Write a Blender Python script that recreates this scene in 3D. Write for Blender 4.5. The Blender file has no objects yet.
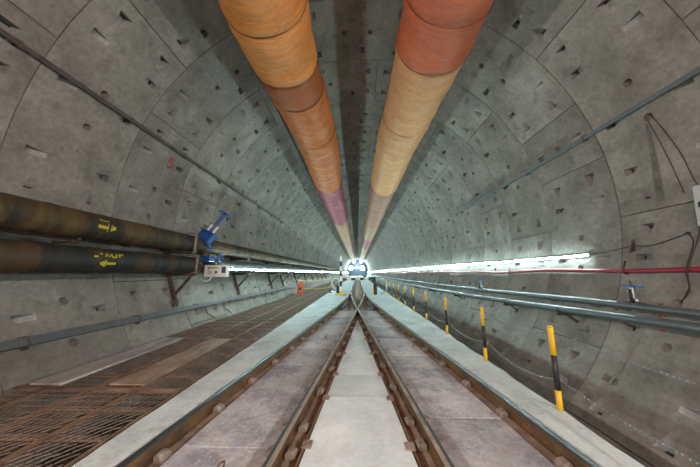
import bpy, math, random
import numpy as np
from mathutils import Vector, Matrix, noise
from mathutils.geometry import delaunay_2d_cdt

random.seed(7)
S = bpy.context.scene
COL = S.collection
R = math.radians

# ------------------------------------------------------------------ camera
H = 1.30                       # camera height above the track slab
F_PX = 245.0
PITCH = math.atan(39.5 / F_PX)
YAW = math.atan(7.5 * math.cos(PITCH) / F_PX)
cam_data = bpy.data.cameras.new('camera')
cam_data.lens = F_PX / 700 * 36
cam_data.sensor_width = 36
cam_data.clip_start = 0.05
cam_data.clip_end = 500
cam = bpy.data.objects.new('camera', cam_data)
cam.location = (0, 0, H)
cam.rotation_euler = (math.pi / 2 + PITCH, 0, YAW)
COL.objects.link(cam)
S.camera = cam

# ------------------------------------------------------------------ world, exposure
w = bpy.data.worlds.new('world')
S.world = w
w.use_nodes = True
w.node_tree.nodes['Background'].inputs[0].default_value = (0.01, 0.012, 0.013, 1)
w.node_tree.nodes['Background'].inputs[1].default_value = 1.0
S.view_settings.view_transform = 'Standard'
S.view_settings.look = 'None'
S.view_settings.gamma = 1
S.view_settings.use_curve_mapping = False
S.view_settings.exposure = 1.3
S.cycles.max_bounces = 8
S.cycles.diffuse_bounces = 5
S.cycles.glossy_bounces = 3
S.cycles.sample_clamp_indirect = 6.0

LED_POWER = 88.0               # emission of the cool wall LED ropes
REAR_POWER = 145.0              # emission of the lamps behind the photographer
FLOOD_POWER = 150.0            # floodlights at the far end
LED_COL = (0.68, 1.0, 0.99)
REAR_COL = (1.0, 0.925, 0.85)

# ------------------------------------------------------------------ dimensions
RT = 4.4463                    # inner radius of the lining
CX, CZ = 0.02, 1.1567 + H      # tunnel axis
W = 1.5                        # ring width
Y0 = 2.6956                    # nearest joint in view (start of ring 1)
Y_END = 108.0
Y_BACK = -13.0

# ------------------------------------------------------------------ helpers
def tag(o, label=None, cat=None, group=None, kind=None):
    if label: o['label'] = label
    if cat: o['category'] = cat
    if group: o['group'] = group
    if kind: o['kind'] = kind
    return o

def empty(name, loc=(0, 0, 0), **kw):
    o = bpy.data.objects.new(name, None)
    o.location = loc
    o.empty_display_size = 0.1
    COL.objects.link(o)
    return tag(o, **kw)

def link(name, me, parent=None, **kw):
    o = bpy.data.objects.new(name, me)
    COL.objects.link(o)
    if parent is not None:
        o.parent = parent
        bpy.context.view_layer.update() if False else None
        o.matrix_parent_inverse = Matrix.Translation(-Vector(parent.location)) if parent.type == 'EMPTY' or True else Matrix()
    return tag(o, **kw)

class MB:
    """collects geometry for one mesh"""
    def __init__(s):
        s.v = []; s.f = []; s.m = []; s.sm = []
    def add(s, vs, fs, mi=0, smooth=False):
        b = len(s.v)
        s.v += [tuple(p) for p in vs]
        for f in fs:
            s.f.append([i + b for i in f]); s.m.append(mi); s.sm.append(smooth)
    def box(s, c, size, rot=None, mi=0, bev=0.0):
        x, y, z = [k / 2 for k in size]
        if bev <= 0:
            vs = [Vector((a * x, b * y, d * z)) for a in (-1, 1) for b in (-1, 1) for d in (-1, 1)]
            fs = [(0, 1, 3, 2), (4, 6, 7, 5), (0, 4, 5, 1), (2, 3, 7, 6), (0, 2, 6, 4), (1, 5, 7, 3)]
        else:
            vs = []; e = min(bev, x * .9, y * .9, z * .9)
            for a in (-1, 1):
                for b in (-1, 1):
                    for d in (-1, 1):
                        vs += [Vector((a * x, b * (y - e), d * (z - e))), Vector((a * (x - e), b * y, d * (z - e))), Vector((a * (x - e), b * (y - e), d * z))]
            I = lambda a, b, d, k: ((a * 4 + b * 2 + d) * 3 + k)
            fs = []
            for a in (0, 1): fs.append([I(a, 0, 0, 0), I(a, 1, 0, 0), I(a, 1, 1, 0), I(a, 0, 1, 0)])
            for b in (0, 1): fs.append([I(0, b, 0, 1), I(1, b, 0, 1), I(1, b, 1, 1), I(0, b, 1, 1)])
            for d in (0, 1): fs.append([I(0, 0, d, 2), I(1, 0, d, 2), I(1, 1, d, 2), I(0, 1, d, 2)])
            for b in (0, 1):
                for d in (0, 1): fs.append([I(0, b, d, 1), I(1, b, d, 1), I(1, b, d, 2), I(0, b, d, 2)])
            for a in (0, 1):
                for d in (0, 1): fs.append([I(a, 0, d, 0), I(a, 1, d, 0), I(a, 1, d, 2), I(a, 0, d, 2)])
            for a in (0, 1):
                for b in (0, 1): fs.append([I(a, b, 0, 0), I(a, b, 1, 0), I(a, b, 1, 1), I(a, b, 0, 1)])
            for a in (0, 1):
                for b in (0, 1):
                    for d in (0, 1): fs.append([I(a, b, d, 0), I(a, b, d, 1), I(a, b, d, 2)])
        if rot is not None: vs = [rot @ p for p in vs]
        c = Vector(c)
        s.add([p + c for p in vs], fs, mi)
        return s
    def tube(s, path, r, n=10, mi=0, caps=True, smooth=True, mis=None):
        P = [Vector(p) for p in path]
        rr = r if hasattr(r, '__len__') else [r] * len(P)
        up = Vector((0, 0, 1))
        t0 = (P[1] - P[0]).normalized()
        if abs(t0.dot(up)) > .9: up = Vector((1, 0, 0))
        a = t0.cross(up).normalized()
        base = len(s.v)
        for i, p in enumerate(P):
            t = (P[min(i + 1, len(P) - 1)] - P[max(i - 1, 0)]).normalized()
            a = (a - t * a.dot(t)).normalized()
            b = t.cross(a)
            for k in range(n):
                q = 2 * math.pi * k / n
                s.v.append(tuple(p + (a * math.cos(q) + b * math.sin(q)) * rr[i]))
        for i in range(len(P) - 1):
            for k in range(n):
                s.f.append([base + i * n + k, base + i * n + (k + 1) % n, base + (i + 1) * n + (k + 1) % n, base + (i + 1) * n + k])
                s.m.append(mis[i] if mis else mi); s.sm.append(smooth)
        if caps:
            s.f.append([base + k for k in range(n)][::-1]); s.m.append(mis[0] if mis else mi); s.sm.append(False)
            s.f.append([base + (len(P) - 1) * n + k for k in range(n)]); s.m.append(mis[-1] if mis else mi); s.sm.append(False)
        return s
    def bar(s, a, b, wx, wz, mi=0, upv=(0, 0, 1)):
        a, b = Vector(a), Vector(b)
        t = (b - a).normalized(); u = Vector(upv)
        if abs(t.dot(u)) > .95: u = Vector((0, 1, 0))
        x = t.cross(u).normalized(); z = x.cross(t)
        vs = [p + x * i * wx / 2 + z * j * wz / 2 for p in (a, b) for i, j in ((-1, -1), (1, -1), (1, 1), (-1, 1))]
        s.add(vs, [(3, 2, 1, 0), (4, 5, 6, 7), (0, 1, 5, 4), (1, 2, 6, 5), (2, 3, 7, 6), (3, 0, 4, 7)], mi)
        return s
    def mesh(s, name, mats):
        me = bpy.data.meshes.new(name)
        me.from_pydata(s.v, [], s.f)
        for m in (mats if isinstance(mats, (list, tuple)) else [mats]): me.materials.append(m)
        me.polygons.foreach_set('material_index', s.m)
        me.polygons.foreach_set('use_smooth', s.sm)
        me.update()
        return me
    def build(s, name, mats, parent=None, fix=True, **kw):
        me = s.mesh(name, mats)
        if fix:
            import bmesh
            bm = bmesh.new(); bm.from_mesh(me)
            bmesh.ops.recalc_face_normals(bm, faces=bm.faces[:])
            bm.to_mesh(me); bm.free()
        return link(name, me, parent, **kw)

# ------------------------------------------------------------------ materials
def new_mat(name):
    m = bpy.data.materials.new(name); m.use_nodes = True
    nt = m.node_tree
    return m, nt, nt.nodes['Principled BSDF']

def N(nt, typ, **kw):
    n = nt.nodes.new(typ)
    for k, v in kw.items():
        if k.startswith('i_'): n.inputs[k[2:].replace('_', ' ')].default_value = v
        else: setattr(n, k, v)
    return n

def ramp(nt, src, stops):
    r = nt.nodes.new('ShaderNodeValToRGB')
    el = r.color_ramp.elements
    while len(el) < len(stops): el.new(.5)
    for e, (p, c) in zip(el, stops):
        e.position = p; e.color = (*c, 1) if len(c) == 3 else c
    nt.links.new(src, r.inputs[0])
    return r.outputs[0]

def mix(nt, fac, a, b, mode='MIX'):
    m = nt.nodes.new('ShaderNodeMix'); m.data_type = 'RGBA'; m.blend_type = mode
    for sock, val in ((m.inputs[0], fac), (m.inputs[6], a), (m.inputs[7], b)):
        if isinstance(val, (int, float)): sock.default_value = val
        elif isinstance(val, tuple): sock.default_value = (*val, 1) if len(val) == 3 else val
        else: nt.links.new(val, sock)
    return m.outputs[2]

def coords(nt, scale=(1, 1, 1), obj_random=False, loc=(0, 0, 0)):
    tc = nt.nodes.new('ShaderNodeTexCoord')
    mp = nt.nodes.new('ShaderNodeMapping'); mp.inputs['Scale'].default_value = scale
    mp.inputs['Location'].default_value = loc
    nt.links.new(tc.outputs['Object'], mp.inputs[0])
    out = mp.outputs[0]
    if obj_random:
        oi = nt.nodes.new('ShaderNodeObjectInfo')
        mu = nt.nodes.new('ShaderNodeMath'); mu.operation = 'MULTIPLY'; mu.inputs[1].default_value = 53.0
        nt.links.new(oi.outputs['Random'], mu.inputs[0])
        ad = nt.nodes.new('ShaderNodeVectorMath'); ad.operation = 'ADD'
        nt.links.new(out, ad.inputs[0]); nt.links.new(mu.outputs[0], ad.inputs[1])
        return ad.outputs[0], oi.outputs['Random']
    return out

def noi(nt, vec, scale, detail=4, rough=.55):
    n = nt.nodes.new('ShaderNodeTexNoise')
    n.inputs['Scale'].default_value = scale; n.inputs['Detail'].default_value = detail; n.inputs['Roughness'].default_value = rough
    nt.links.new(vec, n.inputs['Vector'])
    return n.outputs['Fac']

def bump(nt, bsdf, h, strength=.3, dist=.01):
    b = nt.nodes.new('ShaderNodeBump'); b.inputs['Strength'].default_value = strength; b.inputs['Distance'].default_value = dist
    nt.links.new(h, b.inputs['Height']); nt.links.new(b.outputs[0], bsdf.inputs['Normal'])

def g(v, t=(1, 1, 1)): return tuple(v * k for k in t)

def mat_concrete(name, dark, light, rand=True, streak=.5, scale=1.0, rough=.85, stain=None, var=.16, speck=False):
    m, nt, b = new_mat(name)
    if rand: vec, rnd = coords(nt, obj_random=True)
    else: vec = coords(nt); rnd = None
    base = ramp(nt, noi(nt, vec, 1.3 * scale, 6, .6), [(.3, dark), (.7, light)])
    fine = noi(nt, vec, 14 * scale, 6, .7)
    base = mix(nt, .5, base, ramp(nt, fine, [(.3, (.30, .30, .30)), (.7, (.72, .72, .72))]), 'OVERLAY')
    blot = ramp(nt, noi(nt, vec, 3.2 * scale, 5, .65), [(.52, (0, 0, 0)), (.72, (1, 1, 1))])
    k = nt.nodes.new('ShaderNodeMath'); k.operation = 'MULTIPLY'; k.inputs[1].default_value = streak
    nt.links.new(blot, k.inputs[0])
    base = mix(nt, k.outputs[0], base, stain or tuple(d * .6 for d in dark))
    pore = ramp(nt, noi(nt, vec, 60 * scale, 2, .5), [(.66, (1, 1, 1)), (.74, (.45, .45, .45))])
    base = mix(nt, .6, base, pore, 'MULTIPLY')
    if speck:
        base = mix(nt, ramp(nt, noi(nt, vec, 2.1, 7, .7), [(.50, (0, 0, 0)), (.60, (.8, .8, .8))]), base, (.25, .235, .285))
        base = mix(nt, ramp(nt, noi(nt, vec, 4.5, 8, .8), [(.53, (0, 0, 0)), (.66, (.85, .85, .85))]), base, (.62, .57, .56))
        base = mix(nt, ramp(nt, noi(nt, vec, 30, 4, .8), [(.58, (0, 0, 0)), (.66, (.8, .8, .8))]), base, (.74, .71, .72))
    if rand:
        base = mix(nt, 1.0, base, ramp(nt, rnd, [(0, (1 - var,) * 3), (1, (1 + var * .5, 1 + var * .5, 1 + var * .45))]), 'MULTIPLY')
    nt.links.new(base, b.inputs['Base Color'])
    b.inputs['Roughness'].default_value = rough
    b.inputs['Specular IOR Level'].default_value = .3
    bump(nt, b, fine, .25, .01)
    return m

def mat_rust(name, c1, c2, c3, rough=.75, metal=.0, sc=(1, 1, 1), nscale=4, sp=.18):
    m, nt, b = new_mat(name)
    vec = coords(nt, sc)
    c = ramp(nt, noi(nt, vec, nscale, 8, .65), [(.5 - sp, c1), (.5, c2), (.5 + sp, c3)])
    spk = noi(nt, vec, nscale * 9, 4, .7)
    c = mix(nt, .5, c, ramp(nt, spk, [(.3, (.3, .3, .3)), (.7, (.7, .7, .7))]), 'OVERLAY')
    nt.links.new(c, b.inputs['Base Color'])
    b.inputs['Roughness'].default_value = rough; b.inputs['Metallic'].default_value = metal
    bump(nt, b, spk, .35, .006)
    return m

def mat_plain(name, col, rough=.5, metal=0.0, dirt=.25, nscale=12):
    m, nt, b = new_mat(name)
    vec = coords(nt)
    d = noi(nt, vec, nscale, 5, .65)
    c = mix(nt, ramp(nt, d, [(.4, (0, 0, 0)), (.75, (dirt * 2,) * 3)]), col, tuple(k * .45 + .015 for k in col))
    nt.links.new(c, b.inputs['Base Color'])
    b.inputs['Roughness'].default_value = rough; b.inputs['Metallic'].default_value = metal
    return m

def mat_emit(name, col, s):
    m, nt, b = new_mat(name)
    b.inputs['Base Color'].default_value = (.9, .95, .95, 1)
    b.inputs['Emission Color'].default_value = (*col, 1)
    b.inputs['Emission Strength'].default_value = s
    return m

def mat_fabric(name, c1, c2):
    m, nt, b = new_mat(name)
    wr = noi(nt, coords(nt, (.30, 3.6, .30)), 4.2, 5, .62)
    wr2 = noi(nt, coords(nt, (.5, 9.0, .5), loc=(5, 3, 1)), 3.0, 3, .5)
    ab = nt.nodes.new('ShaderNodeMath'); ab.operation = 'SUBTRACT'; ab.inputs[1].default_value = .5
    nt.links.new(wr, ab.inputs[0])
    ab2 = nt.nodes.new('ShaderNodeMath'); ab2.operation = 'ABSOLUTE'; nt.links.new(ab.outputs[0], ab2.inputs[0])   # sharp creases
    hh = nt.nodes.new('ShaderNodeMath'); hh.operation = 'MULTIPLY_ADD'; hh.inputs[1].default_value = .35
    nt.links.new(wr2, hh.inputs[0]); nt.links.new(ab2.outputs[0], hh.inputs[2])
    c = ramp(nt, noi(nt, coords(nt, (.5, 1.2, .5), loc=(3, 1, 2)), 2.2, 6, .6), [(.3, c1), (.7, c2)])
    c = mix(nt, ramp(nt, ab2.outputs[0], [(.0, (.38, .38, .38)), (.035, (0, 0, 0))]), c, tuple(k * .35 for k in c1))  # creases darkened in colour, painting in the shade of the wrinkles
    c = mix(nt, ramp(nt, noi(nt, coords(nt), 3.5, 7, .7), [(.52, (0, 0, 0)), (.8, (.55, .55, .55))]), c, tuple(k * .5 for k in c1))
    nt.links.new(c, b.inputs['Base Color'])
    b.inputs['Roughness'].default_value = .5
    b.inputs['Specular IOR Level'].default_value = .4
    bump(nt, b, hh.outputs[0], 1.0, .05)
    return m

M = {}
M['lining'] = mat_concrete('lining_concrete', (.163, .147, .130), (.305, .283, .256), streak=.6, stain=(.105, .088, .070))
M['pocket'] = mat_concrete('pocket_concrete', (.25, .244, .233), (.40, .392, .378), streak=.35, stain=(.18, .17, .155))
M['backing'] = mat_plain('joint_backing', (.05, .048, .045), .9)
M['kerb'] = mat_concrete('kerb_concrete', (.42, .465, .475), (.66, .71, .72), rand=False, streak=.55, stain=(.33, .34, .335), scale=1.6)
M['mid'] = mat_concrete('centre_slab_concrete', (.53, .59, .62), (.78, .83, .86), rand=True, streak=.45, stain=(.52, .51, .50), scale=1.5, var=.12)
M['side'] = mat_concrete('side_slab_concrete', (.36, .345, .39), (.56, .53, .55), rand=True, streak=.9, stain=(.46, .36, .31), scale=1.7, var=.2, speck=True)
M['bed'] = mat_rust('muddy_bed', (.19, .13, .10), (.34, .26, .215), (.46, .38, .335), .95, nscale=5)
M['invert'] = mat_concrete('invert_concrete', (.14, .14, .135), (.22, .22, .21), rand=False)
M['rail'] = mat_rust('rail_rust', (.055, .03, .016), (.13, .066, .028), (.22, .115, .05), .8)
M['railhead'] = mat_plain('rail_head_steel', (.085, .092, .105), .42, .6, .2)
M['railtop'] = mat_rust('rail_top_rust', (.17, .12, .09), (.28, .21, .165), (.38, .30, .25), .6, nscale=8)
M['clip'] = mat_rust('clip_rust', (.13, .09, .07), (.26, .20, .165), (.36, .30, .265), .9, nscale=14)
M['grate'] = mat_rust('grating_rust', (.085, .047, .03), (.19, .108, .068), (.27, .17, .115), .85)
M['gmesh'] = mat_rust('grating_mesh', (.075, .055, .044), (.15, .112, .09), (.22, .175, .15), .8)
M['gplate'] = mat_rust('plate_rust', (.10, .055, .03), (.19, .105, .06), (.26, .16, .10), .85)
M['board'] = mat_rust('dusty_board', (.22, .17, .16), (.40, .36, .36), (.55, .52, .52), .9, sc=(1, .35, 1), nscale=5)
M['board2'] = mat_rust('worn_plate', (.17, .10, .06), (.29, .20, .15), (.38, .33, .30), .85, sc=(1, .4, 1), nscale=4)
M['pipe_up'] = mat_rust('pipe_rust_ochre', (.010, .009, .008), (.042, .025, .009), (.088, .050, .012), .72, sc=(.4, 1.6, .4), nscale=2.2, sp=.09)
M['pipe_lo'] = mat_rust('pipe_rust_dark', (.009, .010, .010), (.024, .018, .012), (.062, .031, .010), .68, sc=(.4, 1.8, .4), nscale=2.3, sp=.09)
M['pipe_grey'] = mat_plain('pipe_galvanised', (.12, .14, .15), .38, .3, .3)
M['pipe_teal'] = mat_plain('pipe_painted', (.085, .105, .105), .5, .2, .3)
M['bracket'] = mat_rust('bracket_steel', (.03, .02, .018), (.085, .05, .04), (.14, .09, .075), .75, nscale=9)
M['strap'] = mat_rust('strap_primer', (.12, .06, .055), (.22, .13, .12), (.30, .21, .20), .7, nscale=9)
M['brownrail'] = mat_rust('conduit_brown', (.03, .018, .016), (.06, .035, .032), (.09, .055, .05), .6, nscale=7)
M['conduit'] = mat_plain('conduit_grey', (.115, .122, .137), .45, .3, .25)
M['hose'] = mat_plain('hose_red', (.30, .012, .035), .42, 0, .2)
M['red'] = mat_plain('coupling_red', (.26, .015, .03), .45, 0, .3, 30)
M['chrome'] = mat_plain('valve_metal', (.45, .46, .47), .35, .8, .45, 30)
M['blue'] = mat_plain('valve_blue', (.012, .085, .33), .42, 0, .2)
M['bluelever'] = mat_plain('lever_blue', (.03, .12, .42), .45, 0, .15)
M['yellow'] = mat_plain('post_yellow', (.80, .47, .015), .45, 0, .12)
M['black'] = mat_plain('post_black', (.02, .02, .022), .5, 0, .1)
M['white'] = mat_plain('paint_white', (.75, .72, .64), .5, 0, .15)
M['chain'] = mat_plain('chain_steel', (.30, .31, .31), .4, .75, .25, 30)
M['cable'] = mat_plain('cable_black', (.018, .018, .02), .6)
M['cabinet'] = mat_plain('cabinet_grey', (.48, .50, .49), .5, 0, .12)
M['boxwhite'] = mat_plain('box_white', (.88, .89, .89), .45, 0, .06)
M['spray'] = mat_plain('spray_yellow', (.50, .42, .01), .8, 0, .3, 40)
M['sprayred'] = mat_plain('spray_red', (.35, .02, .02), .8, 0, .2, 40)
M['wood'] = mat_rust('wood_strip', (.22, .15, .09), (.36, .27, .17), (.46, .36, .25), .8)
M['orange'] = mat_plain('barrier_orange', (.50, .085, .025), .5, 0, .2)
M['palehose'] = mat_plain('hose_pale', (.48, .56, .57), .5, 0, .15)
M['stain'] = mat_rust('drip_stain', (.08, .07, .06), (.12, .11, .10), (.17, .16, .145), .7, nscale=10)
M['ochre'] = mat_rust('rust_streak', (.19, .165, .13), (.22, .19, .145), (.25, .215, .165), .85, nscale=10)
M['gantry'] = mat_plain('gantry_steel', (.16, .24, .32), .6, .0, .3)
M['plug'] = mat_plain('grout_plug', (.20, .19, .18), .8, 0, .3)
M['led'] = mat_emit('led_glow', LED_COL, LED_POWER)
M['lamp'] = mat_emit('lamp_glow', REAR_COL, REAR_POWER)
M['flood'] = mat_emit('flood_glow', (.75, .95, 1.0), FLOOD_POWER)
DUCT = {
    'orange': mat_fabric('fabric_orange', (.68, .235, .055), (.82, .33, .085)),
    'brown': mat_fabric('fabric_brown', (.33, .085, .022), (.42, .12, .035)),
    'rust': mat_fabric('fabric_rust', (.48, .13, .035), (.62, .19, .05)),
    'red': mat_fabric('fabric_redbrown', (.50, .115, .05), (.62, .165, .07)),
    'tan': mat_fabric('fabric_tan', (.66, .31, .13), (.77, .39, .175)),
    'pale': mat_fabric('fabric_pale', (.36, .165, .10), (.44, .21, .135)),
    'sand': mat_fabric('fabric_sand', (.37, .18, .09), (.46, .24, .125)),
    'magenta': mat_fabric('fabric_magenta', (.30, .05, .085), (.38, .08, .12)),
}

# ------------------------------------------------------------------ tunnel lining
def ring_pt(th, rad, y):
    """point on the tunnel: th degrees from the crown, + to the right"""
    a = R(th)
    return Vector((CX + rad * math.sin(a), y, CZ + rad * math.cos(a)))

UNIT = 14.28                    # visible joint spacing in degrees
def make_segment_mesh(name, width, pockets, holes, seed):
    rnd = random.Random(seed)
    gap = .011
    ga = math.degrees(gap / 2 / RT)
    u0, u1 = -width / 2 + ga, width / 2 - ga
    v0, v1 = gap / 2, W - gap / 2
    ku = RT * math.pi / 180     # metres per degree
    # outlines in metres
    verts, faces_in, fills = [], [], []
    def addpoly(pts):
        b = len(verts); verts.extend(Vector(p) for p in pts); faces_in.append(list(range(b, b + len(pts))))
    nu = max(2, int(round((u1 - u0) / 3.6)))
    bd = [(u0 + (u1 - u0) * i / nu, v0) for i in range(nu)] + [(u1, v0 + (v1 - v0) * i / 5) for i in range(5)] + \
         [(u1 - (u1 - u0) * i / nu, v1) for i in range(nu)] + [(u0, v1 - (v1 - v0) * i / 5) for i in range(5)]
    bd = [(a * ku, b) for a, b in bd]
    nb = len(bd)
    addpoly(bd)
    for (u, v, du, dv, L, w1, w2, D) in pockets:       # (du,dv): from shallow to deep end
        c = Vector((u * ku, v)); d = Vector((du, dv)).normalized(); p = Vector((-d.y, d.x))
        A1, A2 = c + d * L / 2 - p * w1 / 2, c + d * L / 2 + p * w1 / 2
        B1, B2 = c - d * L / 2 - p * w2 / 2, c - d * L / 2 + p * w2 / 2
        addpoly([A1, A2, B2, B1] if (A2 - A1).cross(B2 - A2) > 0 else [A1, B1, B2, A2])
        fills.append(('wedge', A1, A2, B1, B2, d, D))
    for (u, v, r, D) in holes:
        c = Vector((u * ku, v))
        pts = [c + Vector((math.cos(q * math.pi / 6), math.sin(q * math.pi / 6))) * r for q in range(12)]
        addpoly(pts)
        fills.append(('bowl', c, pts, r, D))
    # grid points
    for i in range(1, nu):
        for j in range(1, 5):
            verts.append(Vector(((u0 + (u1 - u0) * i / nu) * ku + rnd.uniform(-.01, .01), v0 + (v1 - v0) * j / 5 + rnd.uniform(-.02, .02))))
    ov, oe, of, _, _, orig = delaunay_2d_cdt(verts, [], faces_in, 0, 1e-5)
    mb = MB()
    def mp(p, dep=0.0):
        a = p[0] / RT
        return (math.sin(a) * (RT + dep), p[1], math.cos(a) * (RT + dep))
    tri = [f for f, o in zip(of, orig) if not any(k > 0 for k in o)]
    mb.add([mp(p) for p in ov], [list(f)[::-1] for f in tri], 0, True)
    # sides of the segment, chamfered joint
    inn = [mp(p) for p in bd]
    out = [mp(p, .10) for p in bd]
    n = len(bd)
    mb.add(inn + out, [[i, (i + 1) % n, n + (i + 1) % n, n + i] for i in range(n)], 0, False)
    for fl in fills:
        if fl[0] == 'wedge':
            _, A1, A2, B1, B2, d, D = fl
            a1, a2 = A1 + (A2 - A1) * .12 - d * .02, A2 - (A2 - A1) * .12 - d * .02
            m1, m2 = (A1 + B1) / 2, (A2 + B2) / 2
            c1, c2 = m1 + (m2 - m1) * .14, m2 - (m2 - m1) * .14
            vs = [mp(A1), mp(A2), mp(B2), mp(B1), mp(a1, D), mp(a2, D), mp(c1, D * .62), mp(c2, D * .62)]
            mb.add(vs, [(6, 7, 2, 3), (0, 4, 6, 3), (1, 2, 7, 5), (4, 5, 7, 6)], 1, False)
            mb.add([vs[0], vs[1], vs[5], vs[4]], [(0, 1, 2, 3)], 0, False)  # end wall in the darker lining material, its shade put into colour
        else:
            _, c, pts, r, D = fl
            rings = [[mp(p) for p in pts], [mp(c + (p - c) * .93, D * .65) for p in pts], [mp(c + (p - c) * .6, D * .95) for p in pts]]
            vs = rings[0] + rings[1] + rings[2] + [mp(c, D)]
            fs = []
            for k in range(12):
                k2 = (k + 1) % 12
                fs += [(k, k2, 12 + k2, 12 + k), (12 + k, 12 + k2, 24 + k2, 24 + k), (24 + k, 24 + k2, 36)]
            mb.add(vs, fs, 0, True)
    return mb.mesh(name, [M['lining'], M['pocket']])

def std_layout():
    pk = []
    w = 3 * UNIT
    for u in (-12.4, 1.7, 12.4):                            # bolts between rings
        pk.append((u, .315, 0, -1, .23, .115, .075, .125))
        pk.append((u, W - .315, 0, 1, .23, .115, .075, .125))
    for s in (-1, 1):                                       # bolts between segments
        for v in (.37, W - .37):
            pk.append((s * (w / 2 - 3.9), v, s, 0, .23, .19, .06, .125))
    return pk, [(-3.9, W / 2, .06, .10), (3.9, W / 2, .06, .10)]

sp, sh = std_layout()
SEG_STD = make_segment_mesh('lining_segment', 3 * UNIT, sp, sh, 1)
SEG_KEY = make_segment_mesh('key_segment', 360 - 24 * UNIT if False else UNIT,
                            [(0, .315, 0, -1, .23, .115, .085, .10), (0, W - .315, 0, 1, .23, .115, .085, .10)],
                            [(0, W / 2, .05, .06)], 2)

lining = empty('wall_lining', (0, 0, 0), kind='structure', label='grey precast concrete segment lining of the round tunnel')
KEYS = {0: -158.4, 1: 0, 2: 72, 3: -129.6, 4: 28.8, 5: -43.2, 6: 100.8, 7: -100.8, 8: 14.4, 9: 129.6, -1: 43.2, -2: -72}
rk = random.Random(3)
FAR_RING = 34
n_seg = 0
for k in range(-2, FAR_RING):
    y = Y0 + (k - 1) * W
    c = KEYS.get(k, rk.choice([-72, -28.8, 0, 28.8, 72, 115.2, -115.2, 158.4, -158.4, 43.2, -43.2, 86.4, -86.4]))
    cu = round(c / 14.4)
    mids = [(cu, SEG_KEY)] + [(cu + 2 + 3 * j, SEG_STD) for j in range(8)]
    for un, me in mids:
        t = ((un + 12.5) % 25 - 12.5) * UNIT
        half = .5 * UNIT if me is SEG_KEY else 1.5 * UNIT
        if abs(t) - half > 142: continue
        o = bpy.data.objects.new('segment', me); COL.objects.link(o)
        o.parent = lining
        off = rk.uniform(-.003, .004)
        o.location = (CX + off * math.sin(R(t)), y, CZ + off * math.cos(R(t)))
        o.rotation_euler = (0, R(t), 0)
        n_seg += 1

# rings too far away to tell their segments apart, down to the far end
mb = MB()
n = 72
y = Y0 + (FAR_RING - 1) * W
prof = []
while y < Y_END:
    prof += [(y + .006, RT), (y + W - .006, RT), (y + W - .006, RT + .05), (y + W + .006, RT + .05)]
    y += W
vs = []
for (yy, rr) in prof:
    for i in range(n):
        vs.append(ring_pt(-145 + 290 * i / (n - 1), rr, yy))
fs = [[j * n + i, j * n + i + 1, (j + 1) * n + i + 1, (j + 1) * n + i] for j in range(len(prof) - 1) for i in range(n - 1)]
mb.add(vs, fs, 0, False)
mb.build('far_ring', M['lining'], lining, fix=False, kind='stuff')

# grout plugs: small discs on the lining, near rings only
pm = MB()
pts = [Vector((math.cos(q * math.pi / 5) * .022, math.sin(q * math.pi / 5) * .022, 0)) for q in range(10)]
pm.add([p for p in pts] + [p * .8 - Vector((0, 0, .008)) for p in pts], [[i, (i + 1) % 10, 10 + (i + 1) % 10, 10 + i] for i in range(10)] + [list(range(10, 20))], 0)
PLUG = pm.mesh('grout_plug', M['plug'])
for k in range(0, 7):
    y = Y0 + (k - 1) * W
    for j in range(9):
        th = -118 + j * 29.5 + rk.uniform(-5, 5) + (k % 2) * 9
        if abs(th) < 26: continue
        o = bpy.data.objects.new('grout_plug', PLUG); COL.objects.link(o); o.parent = lining
        o.location = ring_pt(th, RT - .005, y + rk.choice([.55, .75, .95]))
        o.rotation_euler = (0, R(th), 0)

# outer shell behind the joints; closes the tunnel behind the photographer too
mb = MB()
n = 96
ys = [Y_BACK, Y0 - 3 * W, Y0, 20, 60, Y_END + 6]
vs = [ring_pt(360 * i / n, RT + .11, yy) for yy in ys for i in range(n)]
fs = [[j * n + i, j * n + (i + 1) % n, (j + 1) * n + (i + 1) % n, (j + 1) * n + i] for j in range(len(ys) - 1) for i in range(n)]
mb.add(vs, fs[:n], 1, True); mb.f = []; mb.m = []; mb.sm = []
for idx, f in enumerate(fs):
    mb.f.append(f); mb.m.append(1 if idx < n else 0); mb.sm.append(True)
mb.f.append(list(range(n))); mb.m.append(1); mb.sm.append(False)
mb.build('wall_backing', [M['backing'], M['lining']], None, fix=False, kind='structure', label='dark backing shell behind the lining joints')

# ------------------------------------------------------------------ track geometry
def interp(y, tab):
    if y <= tab[0][0]: return tab[0][1] + (y - tab[0][0]) * (tab[1][1] - tab[0][1]) / (tab[1][0] - tab[0][0])
    for (a, b), (c, d) in zip(tab, tab[1:]):
        if y <= c:
            t = (y - a) / (c - a)
            return b + (d - b) * t
    return tab[-1][1]
def smooth_tab(tab):
    """resample a table so that the curve is smooth"""
    ys = np.arange(tab[0][0] - 3, tab[-1][0] + 4, .1)
    xs = np.array([interp(v, tab) for v in ys])
    k = 15
    pad = np.pad(xs, k, mode='reflect', reflect_type='odd')
    xs2 = np.convolve(pad, np.ones(2 * k + 1) / (2 * k + 1), 'valid')
    return list(zip(ys.tolist(), xs2.tolist()))
OUT = smooth_tab([(.5, 1.60), (1.7, 1.51), (2.4, 1.44), (3.6, 1.33), (4.5, 1.22), (6.0, 1.06), (7.8, .87), (10.3, .62), (13.6, .47), (16, .45), (20, .45)])
INN = smooth_tab([(.5, .68), (1.75, .585), (2.6, .51), (3.7, .43), (6.0, .235), (8.8, 0.0), (11.8, -.24), (14.5, -.40), (16.5, -.45), (20, -.45)])
def xo(y): return interp(y, OUT) if y < 20 else .45
def xi(y): return interp(y, INN) if y < 20 else -.45

def ygrid(a, b, near=.12):
    out = []; y = a
    while y < b:
        out.append(y); y += near if y < 10 else (.35 if y < 24 else 3.0)
    out.append(b)
    return out

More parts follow.
